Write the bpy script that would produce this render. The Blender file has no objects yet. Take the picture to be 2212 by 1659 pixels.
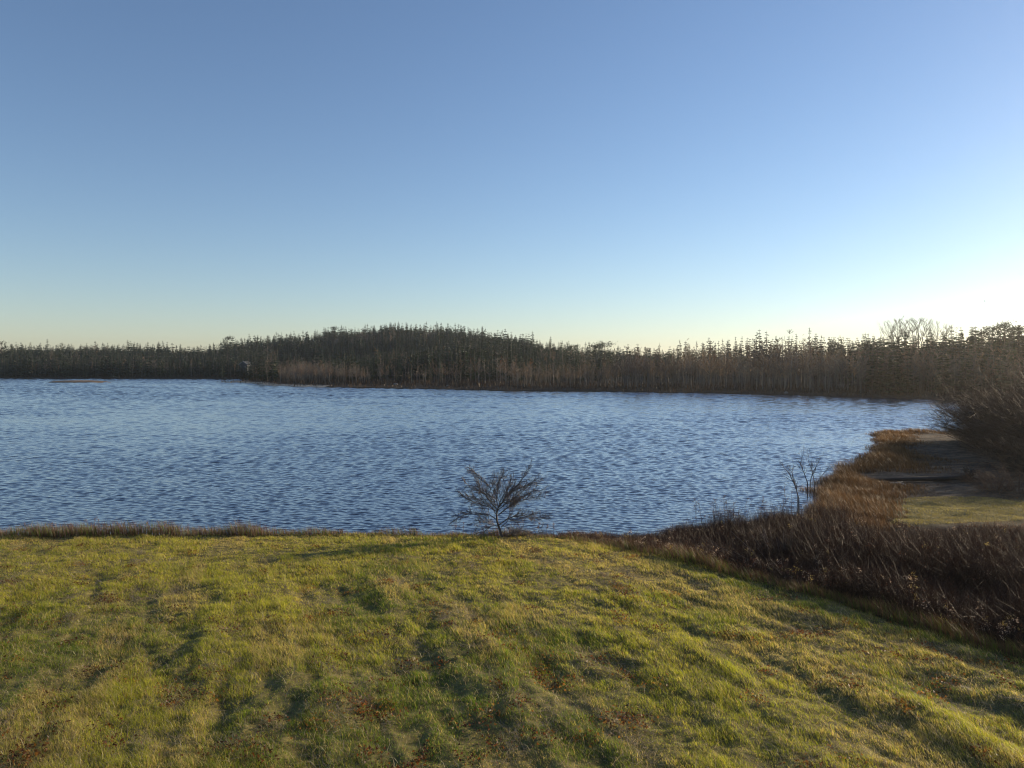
import bpy, math
import numpy as np
from math import radians, sin, cos, pi

scene = bpy.context.scene
COL = scene.collection
rng = np.random.default_rng(7)

# ------------------------------------------------------------------ camera
CAM_H = 7.0
F = 1640.0                     # focal length in photo pixels (photo taken as 2212 x 1659)
CX, HY = 1106.0, 790.0         # image centre column, eye level row
cam_d = bpy.data.cameras.new("camera"); cam = bpy.data.objects.new("camera", cam_d)
COL.objects.link(cam); scene.camera = cam
cam.location = (0, 0, CAM_H); cam.rotation_euler = (radians(90), 0, 0)
cam_d.sensor_width = 36.0; cam_d.lens = 36.0 * F / 2212.0
cam_d.shift_y = -(829.5 - HY) / 2212.0
cam_d.clip_start = 0.1; cam_d.clip_end = 12000

# ------------------------------------------------------------------ light
SUN_AZ, SUN_EL = radians(60), radians(14)     # azimuth to the right of the view
world = bpy.data.worlds.new("World"); scene.world = world; world.use_nodes = True
wn = world.node_tree; wn.nodes.clear()
sky = wn.nodes.new("ShaderNodeTexSky"); sky.sky_type = 'NISHITA'; sky.sun_disc = False
sky.sun_elevation = SUN_EL; sky.sun_rotation = SUN_AZ
sky.altitude = 0; sky.air_density = 1.0; sky.dust_density = 0.05; sky.ozone_density = 2.7
bgn = wn.nodes.new("ShaderNodeBackground"); bgn.inputs[1].default_value = 0.093
won = wn.nodes.new("ShaderNodeOutputWorld")
wbn = wn.nodes.new("ShaderNodeVectorMath"); wbn.operation = 'MULTIPLY'; wbn.inputs[1].default_value = (1.03, .985, 1.03)   # camera white balance
wn.links.new(sky.outputs[0], wbn.inputs[0]); wn.links.new(wbn.outputs[0], bgn.inputs[0]); wn.links.new(bgn.outputs[0], won.inputs[0])
sd = bpy.data.lights.new("sun", 'SUN'); sd.energy = 5.0; sd.angle = radians(0.5); sd.color = (1.0, 0.80, 0.55)
sun = bpy.data.objects.new("sun", sd); COL.objects.link(sun)
sun.rotation_euler = (radians(90) - SUN_EL, 0, pi - SUN_AZ)
sun.location = (60, 60, 40)
scene.view_settings.view_transform = 'Standard'; scene.view_settings.look = 'None'
scene.view_settings.exposure = 0.7; scene.view_settings.gamma = 1.0
scene.cycles.use_denoising = True; scene.cycles.pixel_filter_type = 'BLACKMAN_HARRIS'; scene.cycles.filter_width = 1.15
scene.cycles.max_bounces = 6; scene.cycles.transparent_max_bounces = 8

# ------------------------------------------------------------------ helpers
def hash2(ix, iy, seed):
    h = (ix.astype(np.int64) * 374761393 + iy.astype(np.int64) * 668265263 + seed * 1442695041) & 0x7fffffff
    h = ((h ^ (h >> 13)) * 1274126177) & 0x7fffffff
    h = (h ^ (h >> 16)) & 0xffffff
    return h / float(0xffffff)
def vnoise(x, y, seed=0):
    x = np.asarray(x, float); y = np.asarray(y, float)
    ix = np.floor(x); iy = np.floor(y); fx = x - ix; fy = y - iy
    fx = fx * fx * fx * (fx * (fx * 6 - 15) + 10); fy = fy * fy * fy * (fy * (fy * 6 - 15) + 10)
    a = hash2(ix, iy, seed); b = hash2(ix + 1, iy, seed); c = hash2(ix, iy + 1, seed); d = hash2(ix + 1, iy + 1, seed)
    return (a * (1 - fx) + b * fx) * (1 - fy) + (c * (1 - fx) + d * fx) * fy
def fbm(x, y, seed=0, octv=3):
    s = 0; a = 1; t = 0
    for k in range(octv):
        s = s + a * vnoise(x * 2 ** k + 17.3 * k, y * 2 ** k - 9.1 * k, seed + k); t += a; a *= .5
    return s / t
def sstep(a, b, x):
    t = np.clip((x - a) / (b - a), 0, 1); return t * t * (3 - 2 * t)
def px(x, y, z):
    """photo pixel and height above the water -> world X, Y"""
    Y = (CAM_H - z) * F / (y - HY); return ((x - CX) / F * Y, Y)
def pd(x, D): return ((x - CX) / F * D, D)
def sdf(poly, X, Y):
    """signed distance to a polygon, positive inside"""
    P = np.array(poly, float); Q = np.roll(P, -1, 0)
    d = np.full(X.shape, 1e18); ins = np.zeros(X.shape, bool)
    for (ax, ay), (bx, by) in zip(P, Q):
        ex, ey = bx - ax, by - ay
        t = np.clip(((X - ax) * ex + (Y - ay) * ey) / (ex * ex + ey * ey + 1e-12), 0, 1)
        d = np.minimum(d, (X - ax - t * ex) ** 2 + (Y - ay - t * ey) ** 2)
        c = (ay > Y) != (by > Y)
        xi = ax + (Y - ay) / ((by - ay) if by != ay else 1e-12) * ex
        ins ^= c & (X < xi)
    d = np.sqrt(d)
    return np.where(ins, d, -d)

def mesh_from(name, V, T, C=None, MI=None, mats=(), smooth=False):
    V = np.asarray(V, np.float32); T = np.asarray(T, np.int32)
    me = bpy.data.meshes.new(name)
    n, m, k = len(V), len(T), T.shape[1]
    me.vertices.add(n); me.vertices.foreach_set("co", V.ravel())
    me.loops.add(m * k); me.loops.foreach_set("vertex_index", T.ravel())
    me.polygons.add(m); me.polygons.foreach_set("loop_start", np.arange(0, m * k, k, dtype=np.int32))
    if MI is not None: me.polygons.foreach_set("material_index", np.asarray(MI, np.int32))
    me.polygons.foreach_set("use_smooth", np.full(m, smooth))
    for mt in mats: me.materials.append(mt)
    if C is not None:
        at = me.color_attributes.new("Col", 'FLOAT_COLOR', 'POINT')
        c4 = np.ones((n, 4), np.float32); c4[:, :3] = C; at.data.foreach_set("color", c4.ravel())
    me.update(calc_edges=True)
    return me
def link(name, me, parent=None):
    o = bpy.data.objects.new(name, me); COL.objects.link(o)
    if parent is not None: o.parent = parent
    return o
def tag(o, label=None, cat=None, group=None, kind=None):
    if label: o["label"] = label
    if cat: o["category"] = cat
    if group: o["group"] = group
    if kind: o["kind"] = kind
    return o
def empty(name, loc, rz=0.0, s=1.0):
    o = bpy.data.objects.new(name, None); COL.objects.link(o)
    o.location = loc; o.rotation_euler = (0, 0, rz); o.scale = (s, s, s) if not hasattr(s, '__len__') else s
    o.empty_display_size = .2
    return o
class Geo:
    """triangle soup with one colour per vertex"""
    def __init__(s): s.V = []; s.T = []; s.C = []; s.n = 0
    def add(s, V, T, C):
        V = np.asarray(V, float); s.V.append(V); s.T.append(np.asarray(T, int) + s.n)
        C = np.asarray(C, float)
        s.C.append(np.broadcast_to(C, (len(V), 3)).copy()); s.n += len(V)
    def get(s): return np.concatenate(s.V), np.concatenate(s.T), np.concatenate(s.C)
    def mesh(s, name, mats, smooth=False):
        V, T, C = s.get(); return mesh_from(name, V, T, C, None, mats, smooth)
def tube(g, pts, rad, col, sides=5):
    pts = np.asarray(pts, float); n = len(pts); rad = np.broadcast_to(rad, (n,))
    tg = np.gradient(pts, axis=0); tg /= np.linalg.norm(tg, axis=1)[:, None] + 1e-9
    up = np.where(np.abs(tg[:, 2:3]) > .9, np.array([[1., 0, 0]]), np.array([[0, 0, 1.]]))
    a = np.cross(tg, up); a /= np.linalg.norm(a, axis=1)[:, None] + 1e-9; b = np.cross(tg, a)
    th = np.arange(sides) * 2 * pi / sides
    V = pts[:, None] + rad[:, None, None] * (a[:, None] * np.cos(th)[None, :, None] + b[:, None] * np.sin(th)[None, :, None])
    V = V.reshape(-1, 3); T = []
    for i in range(n - 1):
        for j in range(sides):
            p = i * sides + j; q = i * sides + (j + 1) % sides
            T += [(p, q, q + sides), (p, q + sides, p + sides)]
    for j in range(1, sides - 1): T.append(((n - 1) * sides, (n - 1) * sides + j, (n - 1) * sides + j + 1))
    g.add(V, T, col)
def blades(P, H, W, lean, az, face, C0, C1, bend=.5):
    """N bent three-triangle blades. lean = horizontal reach / height"""
    N = len(P)
    wd = np.stack([np.cos(face), np.sin(face), np.zeros(N)], 1) * (W / 2)[:, None]
    ld = np.stack([np.cos(az), np.sin(az), np.zeros(N)], 1)
    up = np.zeros((N, 3)); up[:, 2] = 1
    mid = P + up * (H * .6)[:, None] + ld * (H * lean * (1 - bend) * .6)[:, None]
    tip = P + up * H[:, None] + ld * (H * lean)[:, None]
    V = np.stack([P - wd, P + wd, mid - wd * .75, mid + wd * .75, tip], 1).reshape(-1, 3)
    b = (np.arange(N) * 5)[:, None]
    T = np.stack([b + [0, 1, 3], b + [0, 3, 2], b + [2, 3, 4]], 1).reshape(-1, 3)
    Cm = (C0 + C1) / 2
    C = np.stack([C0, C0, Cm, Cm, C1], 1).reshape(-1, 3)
    return V, T, C
def needles(P, Q, W, C, C2=None):
    """N thin triangles from P to Q, wide W at the base"""
    N = len(P); d = Q - P; L = np.linalg.norm(d, axis=1)[:, None] + 1e-9
    r = rng.normal(size=(N, 3)); s = np.cross(d / L, r); s /= np.linalg.norm(s, axis=1)[:, None] + 1e-9
    s *= (np.broadcast_to(W, (N,)) / 2)[:, None]
    V = np.stack([P - s, P + s, Q], 1).reshape(-1, 3); T = np.arange(3 * N).reshape(-1, 3)
    C = np.broadcast_to(C, (N, 3)); C2 = C if C2 is None else np.broadcast_to(C2, (N, 3))
    return V, T, np.stack([C, C, C2], 1).reshape(-1, 3)

# ------------------------------------------------------------------ materials
def new_mat(name):
    m = bpy.data.materials.new(name); m.use_nodes = True; nt = m.node_tree; nt.nodes.clear()
    return m, nt, nt.nodes, nt.links
def plant_mat(name, transl=.4, rough=.55, spec=.3, vary=.3, tboost=(1.2, 1.25, .7)):
    m, nt, N, L = new_mat(name)
    at = N.new("ShaderNodeAttribute"); at.attribute_name = "Col"
    oi = N.new("ShaderNodeObjectInfo")
    mr = N.new("ShaderNodeMapRange"); mr.inputs[3].default_value = 1 - vary; mr.inputs[4].default_value = 1 + vary
    L.new(oi.outputs["Random"], mr.inputs[0])
    sc = N.new("ShaderNodeVectorMath"); sc.operation = 'SCALE'
    L.new(at.outputs["Color"], sc.inputs[0]); L.new(mr.outputs[0], sc.inputs["Scale"])
    pb = N.new("ShaderNodeBsdfPrincipled"); L.new(sc.outputs[0], pb.inputs["Base Color"])
    pb.inputs["Roughness"].default_value = rough; pb.inputs["Specular IOR Level"].default_value = spec
    out = N.new("ShaderNodeOutputMaterial")
    if transl > 0:
        tb = N.new("ShaderNodeVectorMath"); tb.operation = 'MULTIPLY'; tb.inputs[1].default_value = tboost
        L.new(sc.outputs[0], tb.inputs[0])
        tr = N.new("ShaderNodeBsdfTranslucent"); L.new(tb.outputs[0], tr.inputs[0])
        mx = N.new("ShaderNodeMixShader"); mx.inputs[0].default_value = transl
        L.new(pb.outputs[0], mx.inputs[1]); L.new(tr.outputs[0], mx.inputs[2]); L.new(mx.outputs[0], out.inputs[0])
    else: L.new(pb.outputs[0], out.inputs[0])
    return m
M_GRASS = plant_mat("meadow_grass", .6, .45, .35, 0, (1.5, 1.5, .8))
M_STRAW = plant_mat("dry_grass", .35, .5, .3, 0, (1.2, 1.05, .8))
M_BRUSH = plant_mat("brush_twigs", .12, .6, .25, .1, (1.2, 1, .8))
M_BARK = plant_mat("bark", 0, .7, .3, .15)
M_NEEDLE = plant_mat("conifer_needles", .15, .6, .25, .35)
M_TWIG = plant_mat("bare_twigs", .1, .7, .2, .3, (1.2, 1, .8))
def simple(name, col, rough=.7, spec=.3, nscale=None, namt=.3, bump=0):
    m, nt, N, L = new_mat(name); pb = N.new("ShaderNodeBsdfPrincipled"); out = N.new("ShaderNodeOutputMaterial")
    pb.inputs["Base Color"].default_value = (*col, 1); pb.inputs["Roughness"].default_value = rough
    pb.inputs["Specular IOR Level"].default_value = spec
    if nscale:
        tc = N.new("ShaderNodeTexCoord"); no = N.new("ShaderNodeTexNoise"); no.inputs["Scale"].default_value = nscale
        no.inputs["Detail"].default_value = 6; L.new(tc.outputs["Object"], no.inputs[0])
        mr = N.new("ShaderNodeMapRange"); mr.inputs[1].default_value = .3; mr.inputs[2].default_value = .7
        mr.inputs[3].default_value = 1 - namt; mr.inputs[4].default_value = 1 + namt; L.new(no.outputs[0], mr.inputs[0])
        sc = N.new("ShaderNodeVectorMath"); sc.operation = 'SCALE'; sc.inputs[0].default_value = col
        L.new(mr.outputs[0], sc.inputs["Scale"]); L.new(sc.outputs[0], pb.inputs["Base Color"])
        if bump:
            bp = N.new("ShaderNodeBump"); bp.inputs["Strength"].default_value = bump; bp.inputs["Distance"].default_value = .1
            L.new(no.outputs[0], bp.inputs["Height"]); L.new(bp.outputs[0], pb.inputs["Normal"])
    L.new(pb.outputs[0], out.inputs[0]); return m
M_ROCK = simple("granite", (.17, .16, .15), .8, .3, 3, .35, .6)
M_BIRD = simple("dark_plumage", (.05, .045, .045), .7)
M_GULL = simple("white_plumage", (.8, .8, .8), .6)
M_WALL = simple("blue_grey_siding", (.012, .019, .028), .7, .3, 4, .2)
M_ROOF = simple("dark_shingles", (.04, .045, .05), .8, .2, 6, .3)
M_TRIM = simple("pale_trim_paint", (.20, .22, .25), .5)
M_PANE = simple("window_glass", (.02, .025, .03), .08, .6)

# ------------------------------------------------------------------ the lie of the land
MA, MB = 2.27, .0567                                       # meadow plane z = MA - MB * Y
def mpx(x, y):
    Y = (CAM_H - MA) / ((y - HY) / F - MB); return ((x - CX) / F * Y, Y)
meadow_edge = [mpx(*p) for p in [(1130, 1158), (1210, 1164), (1300, 1178), (1400, 1197), (1500, 1221), (1600, 1248), (1700, 1276), (1800, 1305), (1900, 1334), (2000, 1364), (2100, 1393), (2212, 1424), (2400, 1475)]]
MEADOW = [(-300, 28.6), (-30, 28.5), (-18, 27.8), (-10, 28.4), (-4, 28.2)] + meadow_edge + [(12.5, 8), (16, 0), (24, -20), (24, -200), (-300, -200)]
shore_px = [(1723, 1052), (1760, 1030), (1782, 1024), (1786, 1013), (1798, 1005), (1843, 987), (1872, 971), (1862, 966), (1878, 958), (1868, 950), (1879, 942), (1866, 936), (1889, 930), (1950, 929), (2027, 930), (2212, 925)]
NEAR = [(-300, 30.6), (-60, 30.3), (-30, 30.4), (-18, 30.0), (-8, 30.2), (-2, 29.9), (2.5, 30.4), (6, 31.5), (9.5, 32.8), (12.5, 34.5), (14.6, 38)] + \
       [px(x, y, .12) for x, y in shore_px] + [(80, 87), (130, 95), (400, 100), (400, -200), (-300, -200)]
FAR = [(-4000, 460), (-1500, 440), (-600, 420), pd(-200, 418), pd(0, 413), pd(200, 405), pd(400, 392), pd(600, 374), pd(600, 362), pd(560, 345), pd(520, 331), pd(480, 321),
       pd(452, 317), pd(470, 313), pd(500, 306), pd(542, 293), pd(560, 272), pd(576, 261), pd(627, 252), pd(700, 243), pd(800, 236), pd(1000, 215), pd(1080, 207), pd(1300, 201),
       pd(1450, 194), pd(1600, 185), pd(1700, 177), pd(1800, 169), pd(1900, 163), pd(2050, 151), pd(2212, 142), pd(2500, 125), (160, 118), (420, 105), (1500, 100), (6000, 100), (6000, 8000), (-6000, 8000)]
_rx = [-900, -200, 0, 200, 400, 500, 560, 620, 720, 850, 960, 1100, 1200, 1280, 1400, 1500, 1700, 1850, 2000, 2212, 3000]
_rz = [9, 9, 8.5, 8, 7.5, 9.0, 14.0, 17.5, 22, 27.5, 24.5, 15.5, 9.0, 5.0, 3.2, 3.2, 4.5, 5, 6, 7, 9]
_rr = [150, 150, 150, 150, 150, 160, 190, 200, 205, 210, 210, 210, 200, 180, 120, 90, 80, 75, 65, 62, 60]
_rd = [600, 600, 600, 600, 600, 600, 600, 600, 600, 600, 600, 600, 590, 560, 420, 300, 270, 260, 235, 225, 220]
def land_fields(X, Y):
    X = np.asarray(X, float); Y = np.asarray(Y, float)
    wob = (fbm(X * .8, Y * .8, 31, 3) - .5)
    dn = sdf(NEAR, X, Y) + wob * np.where(X > 12, 1.6, .7)
    df = sdf(FAR, X, Y) + (fbm(X * .08, Y * .08, 33, 3) - .5) * 5
    dm = sdf(MEADOW, X, Y) + (fbm(X * .5, Y * .5, 35, 2) - .5) * .5
    return dn, df, dm
def ridges(X, Y):
    a = X * .94 + Y * .30; b = -X * .30 + Y * .94
    w = 1 - .6 * sstep(17, 26, Y)
    r = fbm(a / .95 + 3, b / 4.0, 41, 3) - .5
    r2 = fbm(a / .32, b / .8, 43, 2) - .5
    r3 = fbm(X / .18, Y / .18, 45, 2) - .5
    return w * (r * .27 + r2 * .085) + r3 * .06
def height(X, Y):
    dn, df, dm = land_fields(X, Y)
    low = .12 + .5 * sstep(0, 9, dn) * sstep(40, 20, Y) + .25 * sstep(2, 30, dn) + (fbm(X * .7, Y * .7, 51, 3) - .5) * .22
    mead = MA - MB * Y + ridges(X, Y)
    mead = np.where(Y < 0, MA + ridges(X, Y) * .5, mead)
    k = sstep(-3.5, .3, dm)
    z = low * (1 - k) + mead * k
    s = sstep(-.6, 1.5, dn)
    z = -.9 + (z + .9) * s
    # far side
    x = CX + X / np.maximum(Y, 1) * F
    R = np.interp(x, _rx, _rz); D = np.interp(x, _rx, _rd)
    zf = -.9 + 1.25 * sstep(-2, 2.5, df) + .9 * sstep(2, 22, df)
    rise = sstep(16, np.interp(x, _rx, _rr), df) * (Y > 90)
    zf = zf + (R - 1.2) * rise + (fbm(X * .02, Y * .02, 61, 3) - .5) * 5 * rise
    zf = zf + (fbm(X * .3, Y * .3, 63, 3) - .5) * .5 * sstep(0, 8, df)
    return np.maximum(z, zf), dn, df, dm

# ground: one sheet on a fan of rows, near cells about 5 cm, reaching 4 km
rows = np.concatenate([np.linspace(-60, 2, 32), np.geomspace(2.5, 8, 20)[:-1], np.geomspace(8, 90, 430)[:-1], np.geomspace(90, 800, 260)[:-1], np.geomspace(800, 2700, 20)])
us = np.concatenate([np.linspace(-3.2, -.78, 34)[:-1], np.linspace(-.78, .78, 480), np.linspace(.78, 3.2, 34)[1:]])
YY = np.repeat(rows[:, None], len(us), 1); XX = us[None] * np.maximum(YY, 8.0)
ZZ, DN, DF, DM = height(XX, YY)
V = np.stack([XX, YY, ZZ], -1).reshape(-1, 3)
nr, nc = XX.shape
ii = (np.arange(nr - 1)[:, None] * nc + np.arange(nc - 1)[None]).ravel()
Q = np.stack([ii, ii + 1, ii + nc + 1, ii + nc], 1)
def c(*a): return np.array(a, float)
n1 = fbm(XX * .6, YY * .6, 71, 4)[..., None]; n2 = fbm(XX * 3, YY * 3, 73, 3)[..., None]
col_me = c(.13, .11, .040) * (.6 + .8 * n2)
col_br = c(.022, .014, .009) * (.6 + .8 * n2)
col_mud = c(.050, .037, .025) * (.25 + 2.6 * fbm(XX * .7, YY * 2.6, 75, 5)[..., None] ** 2) + c(.05, .04, .028) * sstep(.58, .66, fbm(XX * 1.3, YY * 3.0, 77, 4))[..., None]
col_far = c(.040, .028, .017) * (.5 + 1.0 * n1)
isn = (YY < 100)[..., None]
nearc = col_me * sstep(-.2, .4, DM)[..., None] + (1 - sstep(-.2, .4, DM)[..., None]) * (col_br * (YY < 33)[..., None] + col_mud * (YY >= 33)[..., None])
lawn = (sstep(31.5, 33.5, YY) * sstep(40, 37.5, YY) * sstep(15, 18, XX))[..., None]
nearc = nearc * (1 - lawn) + lawn * c(.10, .095, .035)
sand = (sstep(6, 1, np.abs(DF - 3)) * (XX < -60) * (XX > -150) * (YY < 330))[..., None]
farc = col_far * (1 - sand) + sand * c(.48, .40, .30)
CC = np.where(isn, nearc, farc).reshape(-1, 3)
m, nt, N, L = new_mat("ground_soil")
at = N.new("ShaderNodeAttribute"); at.attribute_name = "Col"; pb = N.new("ShaderNodeBsdfPrincipled")
pb.inputs["Roughness"].default_value = .9; pb.inputs["Specular IOR Level"].default_value = .15
ge = N.new("ShaderNodeNewGeometry"); no = N.new("ShaderNodeTexNoise"); no.inputs["Scale"].default_value = 6; no.inputs["Detail"].default_value = 6
L.new(ge.outputs["Position"], no.inputs[0]); bp = N.new("ShaderNodeBump"); bp.inputs["Strength"].default_value = .5; bp.inputs["Distance"].default_value = .05
L.new(no.outputs[0], bp.inputs["Height"]); L.new(bp.outputs[0], pb.inputs["Normal"])
mr = N.new("ShaderNodeMapRange"); mr.inputs[1].default_value = .3; mr.inputs[2].default_value = .7; mr.inputs[3].default_value = .6; mr.inputs[4].default_value = 1.4
L.new(no.outputs[0], mr.inputs[0]); sc = N.new("ShaderNodeVectorMath"); sc.operation = 'SCALE'
L.new(at.outputs["Color"], sc.inputs[0]); L.new(mr.outputs[0], sc.inputs["Scale"]); L.new(sc.outputs[0], pb.inputs["Base Color"])
out = N.new("ShaderNodeOutputMaterial"); L.new(pb.outputs[0], out.inputs[0])
ground = link("ground", mesh_from("ground", V, Q, CC, None, [m], True)); tag(ground, kind="structure", label="meadow, muddy spit and far wooded shore around the lake", cat="ground")

# ------------------------------------------------------------------ water
wm, nt, N, L = new_mat("lake_water")
pb = N.new("ShaderNodeBsdfPrincipled"); out = N.new("ShaderNodeOutputMaterial"); L.new(pb.outputs[0], out.inputs[0])
pb.inputs["Base Color"].default_value = (.014, .028, .062, 1); pb.inputs["Coat Weight"].default_value = .9; pb.inputs["Coat Roughness"].default_value = .20; pb.inputs["Coat IOR"].default_value = 1.4; pb.inputs["Roughness"].default_value = .11; pb.inputs["IOR"].default_value = 1.33
ge = N.new("ShaderNodeNewGeometry")
def wnoise(scale, sx, sy, rz, detail, rough=.5):
    mp = N.new("ShaderNodeMapping"); mp.inputs["Scale"].default_value = (sx, sy, 1); mp.inputs["Rotation"].default_value = (0, 0, rz)
    L.new(ge.outputs["Position"], mp.inputs[0])
    no = N.new("ShaderNodeTexNoise"); no.inputs["Scale"].default_value = scale; no.inputs["Detail"].default_value = detail
    no.inputs["Roughness"].default_value = rough; L.new(mp.outputs[0], no.inputs[0]); return no.outputs[0]
def mth(op, a, b=None):
    n = N.new("ShaderNodeMath"); n.operation = op
    for i, v in enumerate((a, b)):
        if v is None: continue
        if isinstance(v, (int, float)): n.inputs[i].default_value = v
        else: L.new(v, n.inputs[i])
    return n.outputs[0]
w1 = wnoise(.9, .65, 1.25, radians(12), 3, .55)
w2 = wnoise(2.6, .8, 1.2, radians(-20), 2, .5)
patch = wnoise(.022, .5, 2.2, radians(6), 3, .55)
pr = N.new("ShaderNodeMapRange"); pr.inputs[1].default_value = .38; pr.inputs[2].default_value = .60; pr.inputs[3].default_value = .55; pr.inputs[4].default_value = 1.15
L.new(patch, pr.inputs[0])
hgt = mth('MULTIPLY', mth('ADD', mth('MULTIPLY', w1, .03), mth('MULTIPLY', w2, .02)), pr.outputs[0])
bp = N.new("ShaderNodeBump"); bp.inputs["Strength"].default_value = 1; bp.inputs["Distance"].default_value = 1.0
L.new(hgt, bp.inputs["Height"]); L.new(bp.outputs[0], pb.inputs["Normal"])
wr = np.concatenate([np.geomspace(28.6, 470, 2000)[:-1], np.geomspace(470, 2600, 16)])
wu = np.concatenate([np.linspace(-3.2, -.82, 16)[:-1], np.linspace(-.82, .82, 1180), np.linspace(.82, 3.2, 16)[1:]])
WY = np.repeat(wr[:, None], len(wu), 1); WX = wu[None] * WY; WZ = np.zeros_like(WX); rwv = np.random.default_rng(21)
cell = WY * .0014; WN = 0
PT = fbm(WX * .022 + 5, WY * .035 + WX * .012, 201, 4); PT = .70 + .60 * sstep(.30, .68, PT)
for k in range(10):
    lam = .22 * 2 ** (k * .6)
    wgt = sstep(2.3, 3.8, lam / cell) * sstep(16, 8, lam / cell)
    wgt = np.maximum(wgt, (.8 if lam < .6 else .0) * sstep(2.3, 3.8, lam / cell)) * (np.abs(wu) < .83)[None]
    if wgt.max() == 0: continue
    acc = 0
    for j in range(18):
        l = lam * rwv.uniform(.75, 1.3); a = radians(78) + rwv.normal(0, .45); kk = 2 * pi / l
        acc = acc + np.sin(kk * (WX * cos(a) + WY * sin(a)) + rwv.uniform(0, 6.28)) * (l / (2 * pi))
    WZ += acc * wgt; WN = WN + wgt ** 2
WZ *= PT * (.039 + .010 * sstep(60, 200, WY)) / np.sqrt(WN + .3)
nr, nc = WX.shape; ii = (np.arange(nr - 1)[:, None] * nc + np.arange(nc - 1)[None]).ravel()
water = link("water", mesh_from("water", np.stack([WX, WY, WZ], -1).reshape(-1, 3), np.stack([ii, ii + 1, ii + nc + 1, ii + nc], 1), None, None, [wm], True)); tag(water, kind="structure", label="rippled blue lake", cat="water")

# ------------------------------------------------------------------ tree templates
def spruce_geo(h, R, seed, levels=17, nb=7, thin=1.0, tint=(.021, .034, .016), bare=.1):
    r = np.random.default_rng(seed); tr = Geo(); cr = Geo()
    bend = r.normal(0, .01 * h, 2)
    tube(tr, [(0, 0, -.8), (bend[0] * .3, bend[1] * .3, h * .4), (bend[0], bend[1], h * .95)], np.array([.015, .010, .002]) * h, (.075, .06, .05), 5)
    P = []; T = []; C = []; k = 0
    for i in range(levels):
        t = bare + (1 - bare) * (i + r.uniform(-.4, .4)) / levels
        t = min(max(t, bare * .8), .985)
        rr = R * (1 - t) ** .7 * r.uniform(.7, 1.15) + .16
        if t < bare + .12: rr *= .7
        for j in range(nb):
            if r.random() > thin: continue
            a = r.uniform(0, 2 * pi); L_ = rr * r.uniform(.6, 1.15)
            d = np.array([cos(a), sin(a), 0]); s = np.array([-sin(a), cos(a), 0])
            b = np.array([bend[0] * t, bend[1] * t, h * t])
            dr = -L_ * r.uniform(.15, .45); w = L_ * r.uniform(.2, .34) + .06
            m_ = b + d * L_ * .55 + [0, 0, dr * .4]; tip = b + d * L_ + [0, 0, dr * .7 + .05]
            lo = m_ + [0, 0, -w * r.uniform(.6, 1.1)]
            P += [b, m_ + s * w, tip, m_ - s * w, lo]
            T += [(k, k + 1, k + 2), (k, k + 2, k + 3), (k, k + 4, k + 2)]
            sh = r.uniform(.6, 1.4); C += [np.array(tint) * sh] * 5; k += 5
    P += [np.array([bend[0] + .1, bend[1], h * .9]), np.array([bend[0] - .1, bend[1], h * .9]), np.array([bend[0], bend[1], h])]
    T.append((k, k + 1, k + 2)); C += [np.array(tint)] * 3
    cr.add(P, T, np.array(C)); return tr, cr
def bare_geo(h, R, seed, limbs=15, tw=14, trunk=(.12, .105, .09), twig=(.19, .13, .09), up=.9, w=.085, base=.3, forks=1, leaf=None):
    r = np.random.default_rng(seed); tr = Geo(); cr = Geo()
    b = r.normal(0, .04 * h, 2)
    pts = np.array([(0, 0, -.6), (b[0] * .2, b[1] * .2, h * .3), (b[0] * .7, b[1] * .7, h * .62), (b[0], b[1], h * .86)])
    tube(tr, pts, np.array([.0065, .0055, .0035, .001]) * h + .012, trunk, 5)
    if forks > 1:
        for f in range(forks - 1):
            q = pts.copy(); o = r.normal(0, .1 * h, 2); q[1:, 0] += o[0] * np.array([.2, .7, 1.2]); q[1:, 1] += o[1] * np.array([.2, .7, 1.2])
            tube(tr, q, np.array([.008, .007, .004, .001]) * h + .008, trunk, 4)
    P = []; Q = []; W = []
    for i in range(limbs):
        t = r.uniform(base, .93) ** .9; z = h * t
        p0 = np.array([np.interp(z, pts[:, 2], pts[:, 0]), np.interp(z, pts[:, 2], pts[:, 1]), z])
        a = r.uniform(0, 2 * pi); L_ = R * (1.25 - t) * r.uniform(.6, 1.2)
        d = np.array([cos(a), sin(a), up * r.uniform(.6, 1.6)]); p1 = p0 + d * L_
        p1[2] = min(p1[2], h * r.uniform(.95, 1.03))
        P.append(p0); Q.append(p1); W.append(w * 1.8)
        for j in range(tw):
            s = r.uniform(.2, 1); q0 = p0 + (p1 - p0) * s
            e = d / np.linalg.norm(d) + r.normal(0, .55, 3); e[2] += .25
            q1 = q0 + e * L_ * r.uniform(.15, .4); P.append(q0); Q.append(q1); W.append(w)
    cl = np.array(twig)[None] * r.uniform(.7, 1.3, (len(P), 1))
    cr.add(*needles(np.array(P), np.array(Q), np.array(W), cl))
    if leaf is not None:
        n = 260; a = r.choice(len(P), n); s = r.uniform(.2, 1, (n, 1)); p = np.array(P)[a] * (1 - s) + np.array(Q)[a] * s
        e = r.normal(0, .16, (n, 3)); cr.add(*needles(p, p + e, np.full(n, .16), np.array(leaf)[None] * r.uniform(.6, 1.3, (n, 1))))
    return tr, cr
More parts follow.
